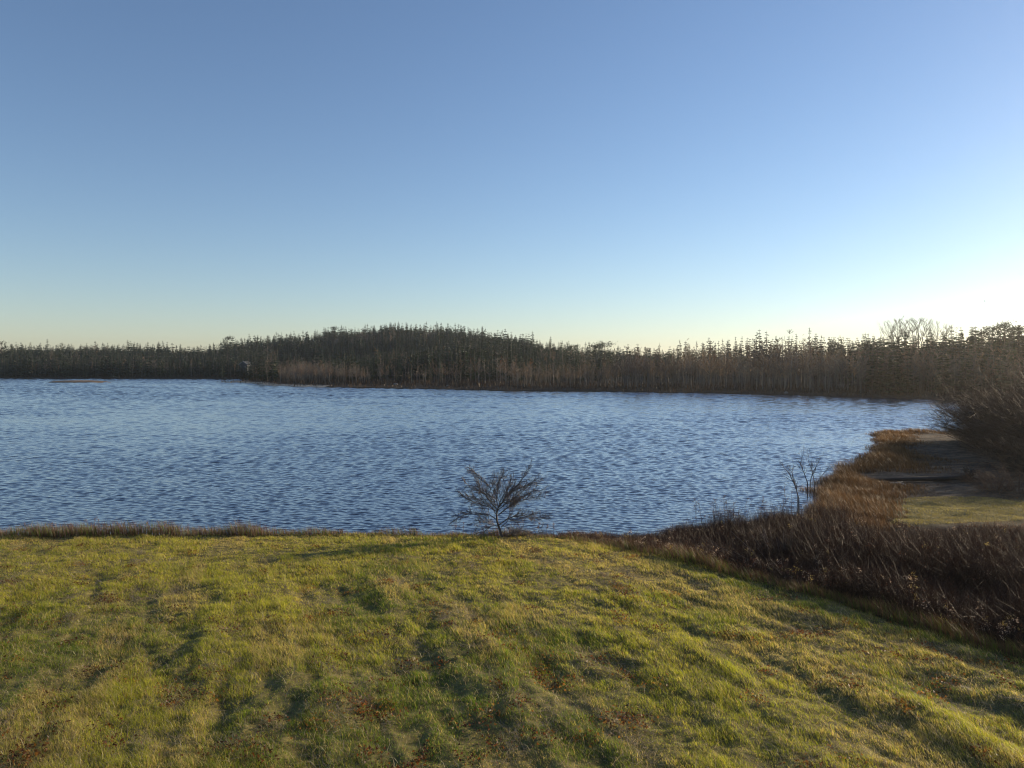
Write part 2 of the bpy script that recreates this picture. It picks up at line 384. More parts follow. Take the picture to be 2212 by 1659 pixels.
def pine_geo(h, R, seed, tint=(.035, .045, .024)):
    """white pine: bare trunk, ragged rounded plates of foliage"""
    r = np.random.default_rng(seed); tr = Geo(); cr = Geo()
    tube(tr, [(0, 0, -.8), (.1, 0, h * .5), (0, .1, h * .95)], np.array([.02, .014, .004]) * h, (.07, .055, .045), 6)
    P = []; Q = []
    for i in range(13):
        t = r.uniform(.45, 1); a = r.uniform(0, 2 * pi); L_ = R * (1 - ((t - .68) / .45) ** 2) * r.uniform(.6, 1.1)
        cpt = np.array([cos(a) * L_ * .75, sin(a) * L_ * .75, h * t * .97])
        tube(tr, [(0, 0, cpt[2] - .5), cpt], [.06, .02], (.07, .055, .045), 3)
        n = 70; e = r.normal(0, 1, (n, 3)) * [R * .25, R * .25, R * .10]; p = cpt + e
        P.append(p); Q.append(p + r.normal(0, .28, (n, 3)) + [0, 0, .12])
    P = np.concatenate(P); Q = np.concatenate(Q)
    cr.add(*needles(P, Q, np.full(len(P), .22), np.array(tint)[None] * r.uniform(.6, 1.4, (len(P), 1)))); return tr, cr

SPR = [spruce_geo(12, 2.6, 1, 17, 9), spruce_geo(12, 2.3, 2, 18, 8), spruce_geo(12, 3.2, 3, 15, 11), spruce_geo(11, 2.9, 4, 14, 11), spruce_geo(9.5, 2.6, 9, 13, 10), spruce_geo(12, 2.2, 10, 18, 7, .85), spruce_geo(13.5, 2.4, 12, 17, 8)]
SPT = [spruce_geo(12, 2.1, 5, 16, 7, .75, (.030, .030, .018), .2), spruce_geo(12, 1.8, 6, 15, 6, .7, (.034, .031, .021), .25), spruce_geo(12, 2.4, 8, 16, 8, .75, (.026, .030, .018), .15)]
BIR = [bare_geo(10, 1.6, 11), bare_geo(10, 1.3, 12, 13, 12, (.20, .18, .155), (.17, .12, .085)), bare_geo(10, 1.9, 13, 16, 14, (.11, .10, .09), (.13, .10, .08), forks=2),
       bare_geo(10, 1.5, 14, 14, 13, (.15, .13, .11), (.18, .115, .07)), bare_geo(10, 2.2, 15, 18, 15, (.10, .09, .08), (.14, .12, .10), .7, forks=3)]
SPR_M = [(a.mesh("spruce_trunk", [M_BARK]), b.mesh("spruce_crown", [M_NEEDLE])) for a, b in SPR]
SPT_M = [(a.mesh("thin_spruce_trunk", [M_BARK]), b.mesh("thin_spruce_crown", [M_NEEDLE])) for a, b in SPT]
BIR_M = [(a.mesh("birch_trunk", [M_BARK]), b.mesh("birch_crown", [M_TWIG])) for a, b in BIR]
def plant_tree(name, ms, X, Y, s, rz, label, cat, group, zz=None, sxy=1.0):
    z = float(height(np.array([X]), np.array([Y]))[0][0]) if zz is None else zz
    e = empty(name, (X, Y, z), rz, (s * sxy, s * sxy, s)); tag(e, label, cat, group)
    link("trunk", ms[0], e); link("crown", ms[1], e); return e
def merged(items):
    """items: list of (V,T,C, X,Y,Z,s,rz,tint arrays) -> one soup"""
    VV = []; TT = []; CC = []; n = 0
    for V, T, C, X, Y, Z, s, rz, ti in items:
        k = len(X)
        if k == 0: continue
        cs, sn = np.cos(rz), np.sin(rz)
        x = (V[None, :, 0] * cs[:, None] - V[None, :, 1] * sn[:, None]) * s[:, None] + X[:, None]
        y = (V[None, :, 0] * sn[:, None] + V[None, :, 1] * cs[:, None]) * s[:, None] + Y[:, None]
        z = V[None, :, 2] * s[:, None] + Z[:, None]
        VV.append(np.stack([x, y, z], -1).reshape(-1, 3))
        TT.append((T[None] + (np.arange(k) * len(V))[:, None, None]).reshape(-1, 3) + n); n += k * len(V)
        CC.append((C[None] * ti[:, None, None]).reshape(-1, 3))
    return np.concatenate(VV), np.concatenate(TT), np.concatenate(CC)
def jitter_grid(x0, x1, y0, y1, step, r):
    gx, gy = np.meshgrid(np.arange(x0, x1, step), np.arange(y0, y1, step))
    return (gx + r.uniform(-.48, .48, gx.shape) * step).ravel(), (gy + r.uniform(-.48, .48, gy.shape) * step).ravel()

# ---- where trees stand
HOUSE = pd(531, 396)
rt = np.random.default_rng(99)
X, Y = jitter_grid(-420, 420, 150, 660, 3.7, rt)
z, dn, df, dm = height(X, Y); xp = CX + X / Y * F
ridge = np.interp(xp, _rx, _rd)
ok = (df > 9) & (Y < ridge + 25) & (xp > -90) & (xp < 2330) & (Y > 130)
hd = np.abs(X - HOUSE[0]) < 4.5
ok &= ~(hd & (np.abs(X - HOUSE[0]) < 3.2) & (Y < HOUSE[1] + 6) & (Y > 330) & (Y > HOUSE[1] - 9))
# on the point the stand starts further back
X, Y, z, df, xp, ridge = [a[ok] for a in (X, Y, z, df, xp, ridge)]
pr_ = rt.random(len(X)); cl = fbm(X * .03, Y * .03, 81, 3)
left = xp < 590 + 12 * cl
front = (~left) & (df < 26 + 34 * sstep(1000, 1500, xp) + 12 * (cl - .5))
openg = (xp > 800) & (xp < 1090) & (df < 26) & (df < 14 + 12 * vnoise(X * .12, Y * .12, 5))
kind = np.zeros(len(X), int)                       # 0 spruce, 1 bare, 2 thin spruce
kind[left & (pr_ < .14 + .9 * (cl - .45))] = 1
kind[front] = 1; kind[front & (xp > 1450) & (df > 30) & (pr_ < .18)] = 2
kind[front & (xp > 1780) & (pr_ < .6 * sstep(1780, 1900, xp))] = 0
hill = ~left & ~front
kind[hill & (pr_ < .08 + 1.8 * (cl - .5))] = 1
kind[hill & (xp > 1450) & (xp < 1860)] = np.where(pr_ < .35, 1, 2)[hill & (xp > 1450) & (xp < 1860)]
keep = ~openg & ~(hill & (Y < ridge - 60) & (rt.random(len(X)) < .35)) 
# front bare stand is denser: extra stems
X2, Y2 = jitter_grid(-90, 150, 150, 300, 1.7, rt)
z2, _, df2, _ = height(X2, Y2); xp2 = CX + X2 / Y2 * F
k2 = (df2 > 11 + 5 * vnoise(X2 * .1, Y2 * .1, 6)) & (df2 < 26) & (xp2 > 600) & (xp2 < 2300) & ~((xp2 > 790) & (xp2 < 1090) & (rt.random(len(X2)) < .78)) & (rt.random(len(X2)) < .62)
X, Y, z, df, xp, ridge, kind = [a[keep] for a in (X, Y, z, df, xp, ridge, kind)]
X = np.concatenate([X, X2[k2]]); Y = np.concatenate([Y, Y2[k2]]); z = np.concatenate([z, z2[k2]]); df = np.concatenate([df, df2[k2]]); xp = np.concatenate([xp, xp2[k2]])
ridge = np.concatenate([ridge, np.interp(xp2[k2], _rx, _rd)]); kind = np.concatenate([kind, np.ones(k2.sum(), int)])
n = len(X); cl2 = fbm(X * .05, Y * .05, 83, 2)
s = rt.uniform(.62, 1.12, n) * (.62 + .75 * cl2) * (1 + .18 * (rt.random(n) < .12))
s = np.where((xp < 590), s * 1.02, s); s = np.where((xp > 1150) & (xp < 1480), s * .88, s)
s = np.where((xp > 600) & (kind == 1) & (df < 40), s * (.72 + .28 * sstep(620, 1400, xp)), s)
s = np.where((xp > 600) & (xp < 1450) & (df >= 26) & (df < 110), s * .8, s)
s = np.where(xp > 1780, np.minimum(s * 1.08, .98), s)
rz = rt.uniform(0, 2 * pi, n); var = rt.integers(0, 60, n); tint = rt.uniform(.65, 1.35, n)
apparent = s / Y
depth_in = df
# individually built trees: the ones that show largest (front rows and skyline)
expo = apparent * np.where((df < 24) | (Y > ridge - 12), 1.0, .45)
solo = np.zeros(n, bool)
for kd, cnt in ((0, 285), (1, 285), (2, 120)):
    idx = np.where((kind == kd) & (xp > -10) & (xp < 2222))[0]
    # share the places between the stretches of shore so each gets its own front row
    seg = np.digitize(xp[idx], [590, 1000, 1450, 1850])
    for sg in range(5):
        w_ = idx[seg == sg]; q = int(cnt * {0: .28, 1: .2, 2: .2, 3: .16, 4: .16}[sg])
        solo[w_[np.argsort(-expo[w_])[:q]]] = True
print("trees", n, "solo", solo.sum(), [(kind == k).sum() for k in range(3)])
SEG = ["on the far left shore", "below the hill", "on the middle far shore", "below the thin spruce skyline", "on the hazy right shore"]
def tree_words(kd, x, d, dback):
    sg = int(np.digitize(x, [590, 1000, 1450, 1850]))
    hillside = (560 < x < 1450) and d > 60
    place = "of the wooded hill" if hillside else SEG[sg]
    row = "in the skyline row" if dback else ("in the front row" if d < 26 else "behind the front row")
    if hillside: row = "on the crest" if dback else "on the slope"
    nm = {0: "dark green spruce", 1: "leafless pale trunked birch", 2: "thin ragged spruce"}[kd]
    return f"{nm} {row} {place}", f"{ {0: 'spruces', 1: 'bare birches', 2: 'thin spruces'}[kd]} {place}"
for i in np.where(solo)[0]:
    kd = kind[i]; ms = [SPR_M, BIR_M, SPT_M][kd]; ms = ms[var[i] % len(ms)]
    lb, gr = tree_words(kd, xp[i], df[i], Y[i] > ridge[i] - 12)
    plant_tree(["spruce_tree", "birch_tree", "thin_spruce_tree"][kd], ms, X[i], Y[i], s[i], rz[i], lb, "tree", gr, z[i])
items = []
for kd, tp in ((0, SPR), (1, BIR), (2, SPT)):
    for v in range(len(tp)):
        w_ = np.where(~solo & (kind == kd) & (var % len(tp) == v))[0]
        for g in tp[v]:
            V, T, C = g.get(); items.append((V, T, C, X[w_], Y[w_], z[w_], s[w_], rz[w_], tint[w_]))
V, T, C = merged(items)
fo = link("forest", mesh_from("forest", V, T, C, None, [M_NEEDLE])); tag(fo, "mixed wood of spruce and bare birch filling the far shore and hill", "forest", kind="stuff")

# ---- trees one can point to
def special(name, tc, x, D, top_y, label, cat="tree", sxy=1.0, cols=None, base_h=12.0, grp=None):
    X_, Y_ = pd(x, D); zg = float(height(np.array([X_]), np.array([Y_]))[0][0])
    ht = CAM_H + (HY - top_y) / F * D - zg
    a, b = tc(base_h); ms = (a.mesh(name + "_trunk", [M_BARK]), b.mesh(name + "_crown", [M_NEEDLE if cols is None else cols]))
    return plant_tree(name, ms, X_, Y_, ht / base_h, rt.uniform(0, 6), label, cat, grp, zg, sxy)
special("pine_tree", lambda h: pine_geo(h, 3.2, 201), 492, 455, 727, "round headed pine standing above the left forest skyline", sxy=.8)
special("pine_tree", lambda h: pine_geo(h, 3.4, 202), 4, 440, 733, "flat topped pine at the left end of the far skyline")
special("spruce_tree", lambda h: spruce_geo(h, 3.0, 203, 14, 5, .6), 577, 470, 722, "tall ragged spruce at the left foot of the hill, above its neighbours")
special("pine_tree", lambda h: pine_geo(h, 3.0, 204), 719, 560, 705, "wind shaped pine standing proud on the left shoulder of the hill")
special("pine_tree", lambda h: pine_geo(h, 3.9, 205), 1306, 300, 737, "largest round headed pine on the skyline right of the hill")
special("pine_tree", lambda h: pine_geo(h, 3.3, 206), 1288, 300, 742, "round headed pine just left of the largest pine on the skyline")
special("pine_tree", lambda h: pine_geo(h, 3.5, 207), 1240, 310, 745, "broad low pine on the skyline where the hill runs out")
special("spruce_tree", lambda h: spruce_geo(h, 3.0, 208), 1376, 290, 741, "broad dark spruce on the skyline right of the round pines")
special("spruce_tree", lambda h: spruce_geo(h, 2.4, 209, 14, 5, .55), 1425, 300, 739, "open crowned spruce on the low middle skyline")
for x, D, ty, lb in [(519, 388, 787, "small dark spruce left of the cabin roof"), (531, 387, 791, "small dark spruce in front of the cabin wall"), (543, 388, 788, "small dark spruce right of the cabin roof"), (526, 384, 794, "lowest small spruce before the left of the cabin"), (537, 384, 795, "lowest small spruce before the right of the cabin")]:
    special("spruce_tree", lambda h: spruce_geo(h, 2.6, 250 + x, 17, 16), x, D, ty, lb, base_h=8.0)
M_GOLD = plant_mat("golden_leaves", .35, .6, .2, 0, (1.2, 1, .6))
for x, D, ty, cc, lb in [(813, 330, 745, (.25, .15, .03), "golden larch in the middle of the hill slope"), (883, 290, 771, (.22, .14, .03), "small yellow leaved tree at the foot of the hill slope"),
                         (1080, 240, 768, (.20, .075, .03), "reddish leaved tree above the birches on the far shore"), (1112, 245, 778, (.18, .08, .03), "orange brown tree right of the reddish leaved tree"),
                         (1152, 246, 772, (.20, .09, .03), "orange leaved tree in the birch stand below the low saddle"), (1390, 240, 765, (.20, .08, .025), "bright orange leaved tree under the low middle skyline"),
                         (1482, 235, 775, (.17, .07, .03), "rusty leaved tree under the skyline of thin spruces")]:
    special("larch_tree", lambda h: bare_geo(h, 2.0, int(x), 14, 10, leaf=cc, base=.35), x, D, ty, lb, cols=M_GOLD)
for i, (x, D, ty) in enumerate([(1505, 262, 735), (1532, 262, 727), (1545, 266, 738), (1560, 262, 730), (1572, 268, 733), (1590, 262, 726), (1602, 262, 724), (1614, 268, 727), (1645, 262, 735),
                                (1664, 262, 736), (1690, 262, 732), (1755, 255, 727), (1775, 255, 722), (1790, 258, 724), (1803, 256, 725), (1815, 255, 722), (1862, 250, 719), (1876, 250, 718), (1890, 246, 724)]):
    special("thin_spruce_tree", lambda h: spruce_geo(h, [1.9, 2.4, 1.7][i % 3], 300 + i, 16, 7, .72, (.032, .03, .02), .3), x, D, ty,
            "thin spruce silhouetted above the " + ("long" if x < 1700 else "short") + " ragged skyline stretch " + ("left" if x < 1700 else "right") + " of its gap", grp="silhouetted thin spruces")
for i, (x, ty) in enumerate([(1918, 693), (1935, 688), (1952, 690), (1968, 688), (1985, 687), (2002, 690), (2022, 694), (2045, 700)]):
    special("bare_maple_tree", lambda h: bare_geo(h, 3.6, 400 + i, 20, 22, (.12, .1, .09), (.09, .07, .055), 1.3, .045, .45, 3), x, 240, ty,
            "tall leafless hardwood whose fine top rises above the right wood", grp="leafless hardwoods above the right wood")
for i, (x, D, ty) in enumerate([(2120, 222, 706), (2145, 222, 702), (2170, 215, 697), (2200, 212, 700)]):
    special("pine_tree", lambda h: pine_geo(h, 3.0, 500 + i), x, D, ty, "dark full crowned pine against the glow at the right end of the skyline", grp="dark pines at the right end of the skyline")

# ------------------------------------------------------------------ cabin among the far trees
hx, hy = HOUSE; hz = float(height(np.array([hx]), np.array([hy]))[0][0])
HZ = 6.3
cab = empty("cabin", (hx, hy, HZ), radians(-14)); cab.scale = (.6, .6, .6); tag(cab, "blue grey gabled cabin with pale roof trim half hidden in the far left wood", "cabin")
w, d_, e, r_ = 3.6, 4.0, 2.6, 4.9
g = Geo(); g.add([(-w, -d_, -9), (w, -d_, -9), (w, -d_, e), (0, -d_, r_), (-w, -d_, e), (-w, d_, -9), (w, d_, -9), (w, d_, e), (0, d_, r_), (-w, d_, e)],
      [(0, 1, 2), (0, 2, 4), (4, 2, 3), (5, 9, 6), (6, 9, 7), (9, 8, 7), (0, 4, 9), (0, 9, 5), (1, 6, 7), (1, 7, 2)], (.1, .1, .1))
link("wall", g.mesh("cabin_wall", [M_WALL]), cab)
g = Geo()
for sx in (-1, 1):
    a = np.array([[0, -d_ - .35, r_ + .12], [0, d_ + .35, r_ + .12], [sx * (w + .5), d_ + .35, e - .28], [sx * (w + .5), -d_ - .35, e - .28]]); b = a - [0, 0, .1]
    g.add(np.concatenate([a, b]), [(0, 1, 2), (0, 2, 3), (4, 6, 5), (4, 7, 6), (0, 3, 7), (0, 7, 4), (3, 2, 6), (3, 6, 7), (1, 5, 6), (1, 6, 2)], (.1, .1, .1))
roof = link("roof", g.mesh("cabin_roof", [M_ROOF]), cab)
g = Geo()
for sx in (-1, 1):
    a = np.array([[0, -d_ - .42, r_ + .18], [sx * (w + .55), -d_ - .42, e - .25], [sx * (w + .55), -d_ - .42, e - .62], [0, -d_ - .42, r_ - .22]]); b = a + [0, .06, 0]
    g.add(np.concatenate([a, b]), [(0, 1, 2), (0, 2, 3), (4, 6, 5), (4, 7, 6), (0, 4, 5), (0, 5, 1), (3, 2, 6), (3, 6, 7), (1, 5, 6), (1, 6, 2)], (.1, .1, .1))
link("trim_board", g.mesh("cabin_trim", [M_TRIM]), roof)
def box(g, x0, x1, y0, y1, z0, z1, col=(.1, .1, .1)):
    V = [(x, y, z) for x in (x0, x1) for y in (y0, y1) for z in (z0, z1)]
    g.add(V, [(0, 1, 3), (0, 3, 2), (4, 6, 7), (4, 7, 5), (0, 4, 5), (0, 5, 1), (2, 3, 7), (2, 7, 6), (0, 2, 6), (0, 6, 4), (1, 5, 7), (1, 7, 3)], col)
g = Geo(); box(g, 1.5, 2.6, -d_ - .05, -d_ + .02, -.2, 1.1); wi = link("window", g.mesh("cabin_window", [M_TRIM]), cab)
g = Geo(); box(g, 1.62, 2.48, -d_ - .07, -d_ - .04, -.08, .98); link("pane", g.mesh("cabin_pane", [M_PANE]), wi)

# ------------------------------------------------------------------ islet, rocks, birds
def lump(name, X, Y, Z, sx, sy, sz, seed, mat, sub=4, amt=.25):
    bpy_me = bpy.data.meshes.new(name); import bmesh; bm = bmesh.new(); bmesh.ops.create_icosphere(bm, subdivisions=sub, radius=1)
    co = np.array([v.co for v in bm.verts]); k = 1 + amt * (fbm(co[:, 0] * 1.3 + co[:, 2] + seed, co[:, 1] * 1.3 - co[:, 2] * .7, seed, 3) - .5) * 2
    for v, q, kk in zip(bm.verts, co, k): v.co = (q[0] * sx * kk, q[1] * sy * kk, q[2] * sz * kk)
    bm.to_mesh(bpy_me); bm.free(); bpy_me.materials.append(mat)
    for p in bpy_me.polygons: p.use_smooth = True
    o = link(name, bpy_me); o.location = (X, Y, Z); return o
M_ISLE = simple("islet_turf", (.16, .11, .07), .9, .2, .6, .4, .4)
ix, iy = pd(168, 318)
isl = lump("islet", ix, iy, -.22, 13.5, 6.0, 1.1, 3, M_ISLE, 5, .12); tag(isl, "low brown islet lying flat in the far left of the lake", "islet", kind="structure")
M_REEF = simple("wet_stones", (.05, .045, .04), .5, .4, 4, .3)
for j, (x, y, sx) in enumerate([(2150, 855.5, 0), (1700, 858.5, 2.4), (1735, 858.2, 1.5), (1660, 857.6, 1.6)]):
    if not sx: continue
    Yq = CAM_H * F / (y - HY); o = lump("reef_stone", (x - CX) / F * Yq, Yq, -.02, sx, .5, .10, 20 + j, M_REEF, 3, .5)
    tag(o, ["", "longest dark stone awash just off the right far shore", "dark stone awash at the right end of the row off the shore", "dark stone awash at the left end of the row off the shore"][j], "stone", "stones awash off the far shore")
for x, y, z_, sx, sy, sz, lb in [(1817, 846, .5, 1.45, 1.2, .95, "large pale grey boulder on the right far shore"), (1698, 849, .5, .5, .4, .35, "small pale rock left of the large boulder on the far shore"),
                                 (855, 830.5, .9, .9, .7, .45, "pale boulder on the brown bank of the point"), (967, 833, .9, .5, .4, .35, "small grey rock among the birches right of the pale boulder")]:
    X_, Y_ = px(x, y, z_); zg = float(height(np.array([X_]), np.array([Y_]))[0][0])
    o = lump("boulder", X_, Y_, zg + sz * .35, sx, sy, sz, int(x), M_ROCK); tag(o, lb, "boulder")
def bird(name, loc, rz, span, flap, mat, label, cat, standing=False, group=None, bank=0):
    g = Geo(); sN = 9; L_ = span * .42
    t = np.linspace(0, 1, sN); body = np.stack([L_ * (t - .5), t * 0, .02 * L_ * np.sin(t * 3)], 1)
    rad = span * .055 * np.array([.15, .55, .62, .9, 1, .95, .7, .4, .2])
    tube(g, body[::-1], rad, (.1, .1, .1), 7)
    if not standing:
        for sy in (-1, 1):
            ctl = [(0, 0, 0, .13), (.03, .22, flap * .20, .12), (-.02, .38, flap * .20, .08), (-.09, .5, flap * .14, .015)]
            V = []
            for xx, yy, zz, ch in ctl: V += [((xx + ch * .5) * span, sy * yy * span, zz * span + .012 * span), ((xx - ch * .5) * span, sy * yy * span, zz * span), ((xx + ch * .5) * span, sy * yy * span, zz * span - .008 * span)]
            T = []
            for k in range(3):
                a = 3 * k
                for p, q in ((0, 1), (1, 2), (2, 0)): T += [(a + p, a + q, a + 3 + q), (a + p, a + 3 + q, a + 3 + p)]
            g.add(V, T, (.1, .1, .1))
    else:
        tube(g, [(L_ * .38, 0, 0), (L_ * .48, 0, span * .12), (L_ * .62, 0, span * .15), (L_ * .78, 0, span * .14)], [span * .05, span * .04, span * .035, .004], (.1, .1, .1), 6)
        for sy in (-1, 1): tube(g, [(0, sy * .03, 0), (.01, sy * .03, -span * .18)], [.012, .008], (.1, .1, .1), 4)
    o = link(name, g.mesh(name, [mat], True)); o.location = loc; o.rotation_euler = (bank, 0, rz); tag(o, label, cat, group); return o
for x, y, D, rz_, fl, bk, lb in [(2127, 651, 170, 2.2, .8, .5, "small dark bird flying lowest over the right wood"), (2158, 622, 175, .9, -.3, .7, "dark bird flying between the other two above the right wood"),
                             (2206, 593, 180, .5, .9, .2, "dark bird flying highest, near the right edge of the sky"), (2166, 685, 230, 1.6, .05, .05, "bird gliding flat winged just over the right treetops")]:
    bird("flying_bird", (*pd(x, D), CAM_H + (HY - y) / F * D), rz_, .75, fl, M_BIRD, lb, "bird", False, "birds over the right wood", bk)
bird("white_gull", (ix - 7.0, iy - 1.6, .58), .3, .9, 0, M_GULL, "white gull standing left on the low islet", "gull", True)
bird("white_gull", (ix + .5, iy - 3.4, .42), 2.8, .8, 0, M_GULL, "white gull at the water's edge of the islet, right of its neighbour", "gull", True)

# ------------------------------------------------------------------ bare tree at the meadow edge
def grow(g, pts, r0, r1, col, lvl, r, spread, ln, tw=(.13, .108, .098), leafp=None):
    """side shoots along a limb"""
    pts = np.asarray(pts, float); seg = np.linalg.norm(np.diff(pts, axis=0), axis=1); cum = np.r_[0, np.cumsum(seg)]; Lt = cum[-1]
    nb = max(2, int(Lt / spread))
    for k in range(nb):
        u = r.uniform(.15, 1) * Lt; i = min(np.searchsorted(cum, u) - 1, len(seg) - 1); i = max(i, 0)
        p = pts[i] + (pts[i + 1] - pts[i]) * (u - cum[i]) / (seg[i] + 1e-9); d = (pts[i + 1] - pts[i]) / (seg[i] + 1e-9)
        e = d + r.normal(0, .5, 3); e[2] += .05; e /= np.linalg.norm(e)
        l = ln * r.uniform(.45, 1.15) * (1.15 - .55 * u / Lt)
        rr = max((r0 + (r1 - r0) * u / Lt) * .45, .0050)
        q = p + e * l * .5 + r.normal(0, .05 * l, 3); q2 = p + e * l + np.array([0, 0, .05 * l]) + r.normal(0, .10 * l, 3)
        tube(g, [p, q, q2], [rr, rr * .85, .0040], tw, 3 if lvl else 3)
        if leafp is not None: leafp.append(q2)
        if lvl > 0: grow(g, [p, q, q2], rr, .002, col, lvl - 1, r, spread * 2.3, l * .55, tw, leafp)
def zoomed(sx, ox, oy):
    return lambda zx, zy: ((ox + zx / sx) * .73733, (oy + zy / sx) * .73733)
def limb_pts(conv, pts, D0, D1):
    out = []
    for k, (a, b) in enumerate(pts):
        x, y = conv(a, b); D = D0 + (D1 - D0) * k / (len(pts) - 1); out.append((*pd(x, D), CAM_H + (HY - y) / F * D))
    return np.array(out)
TD = 27.9
cv = zoomed(4.424, 1250, 1330)
tb = limb_pts(cv, [(985, 1135), (972, 1050), (940, 960), (912, 870), (906, 780), (925, 700)], TD, TD + .02)
tree = empty("crab_apple_tree", tuple(tb[0])); tag(tree, "small leafless spreading tree at the meadow's edge before the lake", "tree")
base = tb[0].copy(); r5 = np.random.default_rng(5)
g = Geo(); tube(g, tb - base, [.075, .052, .042, .036, .033, .026], (.085, .068, .055), 9); link("trunk", g.mesh("crab_trunk", [M_BARK], True), tree)
LIMBS = [([(925, 700), (1000, 600), (1080, 490), (1180, 400), (1260, 300), (1330, 190)], .1, .024), ([(912, 720), (820, 610), (760, 520), (690, 490), (600, 460), (500, 365)], -.5, .018),
         ([(790, 560), (830, 450), (770, 370), (700, 300), (560, 190)], .3, .012), ([(905, 850), (820, 790), (700, 790), (570, 770), (460, 800), (350, 860)], -.45, .016),
         ([(940, 915), (1050, 840), (1130, 810), (1240, 795), (1330, 820), (1450, 840), (1600, 830)], -.55, .018), ([(1055, 838), (1080, 740), (1130, 660), (1150, 600)], .3, .009),
         ([(930, 790), (1030, 710), (1130, 640), (1250, 550), (1380, 480), (1550, 500)], .6, .017), ([(950, 640), (1100, 610), (1250, 600), (1400, 560), (1480, 540)], -.7, .011),
         ([(840, 600), (870, 480), (950, 340), (1010, 240)], -.3, .013), ([(1090, 480), (1250, 430), (1400, 345), (1480, 330)], .4, .010),
         ([(965, 950), (1050, 870), (1180, 860), (1300, 800), (1420, 780)], .75, .011), ([(930, 925), (830, 940), (740, 1010), (650, 1030)], .5, .010),
         ([(970, 1050), (1100, 1020), (1250, 990), (1400, 1040), (1500, 1020)], -.5, .009), ([(905, 745), (800, 685), (690, 650), (560, 600), (430, 510)], .6, .013),
         ([(925, 690), (900, 560), (930, 440), (900, 320)], .25, .014), ([(940, 960), (850, 900), (760, 880), (640, 870)], -.7, .009),
         ([(920, 720), (960, 600), (1060, 430), (1100, 300)], -.8, .014), ([(910, 800), (850, 700), (700, 600), (520, 540)], -.9, .012), ([(920, 730), (1010, 660), (1200, 520), (1330, 400)], -.9, .013),
         ([(915, 760), (880, 600), (700, 430), (640, 330)], .95, .013), ([(930, 900), (1050, 960), (1200, 1050), (1300, 1080)], .4, .008), ([(945, 1010), (850, 1030), (760, 1060), (700, 1040)], .3, .007)]
leafp = []
for pts, dd, r0 in LIMBS:
    r0 *= 1.35
    P_ = limb_pts(cv, pts, TD, TD + dd) - base
    g = Geo(); tube(g, P_, np.linspace(r0, .004, len(P_)), (.12, .10, .085), 6)
    grow(g, P_, r0, .004, None, 1, r5, .034, .50, leafp=leafp); link("branch", g.mesh("crab_branch", [M_BARK]), tree)
lp = np.array(leafp); lp = lp[(lp[:, 0] < -.6) & (rng.random(len(lp)) < .06)]; lp = np.repeat(lp, 3, 0)
g = Geo(); g.add(*needles(lp, lp + rng.normal(0, .03, lp.shape) - [0, 0, .03], .03, (.12, .045, .035))); link("leaves", g.mesh("crab_leaves", [M_STRAW]), tree)

# sapling clump on the shore
cz = zoomed(2.765, 2200, 1150)
def stem_group(name, stems, D, label, cat, spread=.3, ln=.7, lvl=1, col=(.06, .045, .04), seed=3, dscale=1.0, low=.6):
    r = np.random.default_rng(seed); P0 = limb_pts(cz, stems[0][0][:2], D, D)[0]; P0[2] = float(height(np.array([P0[0]]), np.array([P0[1]]))[0][0])
    t = empty(name, tuple(P0)); tag(t, label, cat)
    for pts, r0 in stems:
        Q_ = limb_pts(cz, pts, D, D + r.uniform(-.8, .8) * dscale) - P0
        Q_ = np.concatenate([[[Q_[0, 0] * .85, Q_[0, 1], min(-.1, Q_[0, 2] - low)]], Q_])
        g = Geo(); tube(g, Q_, np.linspace(r0, .006, len(Q_)), col, 6); link("stem", g.mesh(name + "_stem", [M_BARK]), t)
        g = Geo(); grow(g, Q_[1:], r0, .006, None, lvl, r, spread, ln, col); link("twigs", g.mesh(name + "_twigs", [M_BARK]), t)
    return t
stem_group("bare_sapling", [([(388, 860), (360, 760), (315, 665), (262, 600), (250, 560)], .030), ([(378, 820), (350, 720), (330, 640), (345, 590)], .015)], 33.5, "thin leafless sapling leaning left at the water's edge", "sapling", .12, .55, 2, seed=31)
stem_group("bare_sapling", [([(458, 730), (430, 650), (400, 580), (425, 490)], .032), ([(480, 720), (500, 650), (545, 570), (550, 550)], .026), ([(515, 745), (500, 640), (470, 570), (455, 500)], .026), ([(540, 720), (580, 665), (630, 605)], .018)],
           41, "many stemmed leafless sapling growing from the marsh grass of the spit", "sapling", .13, .75, 2, seed=33)

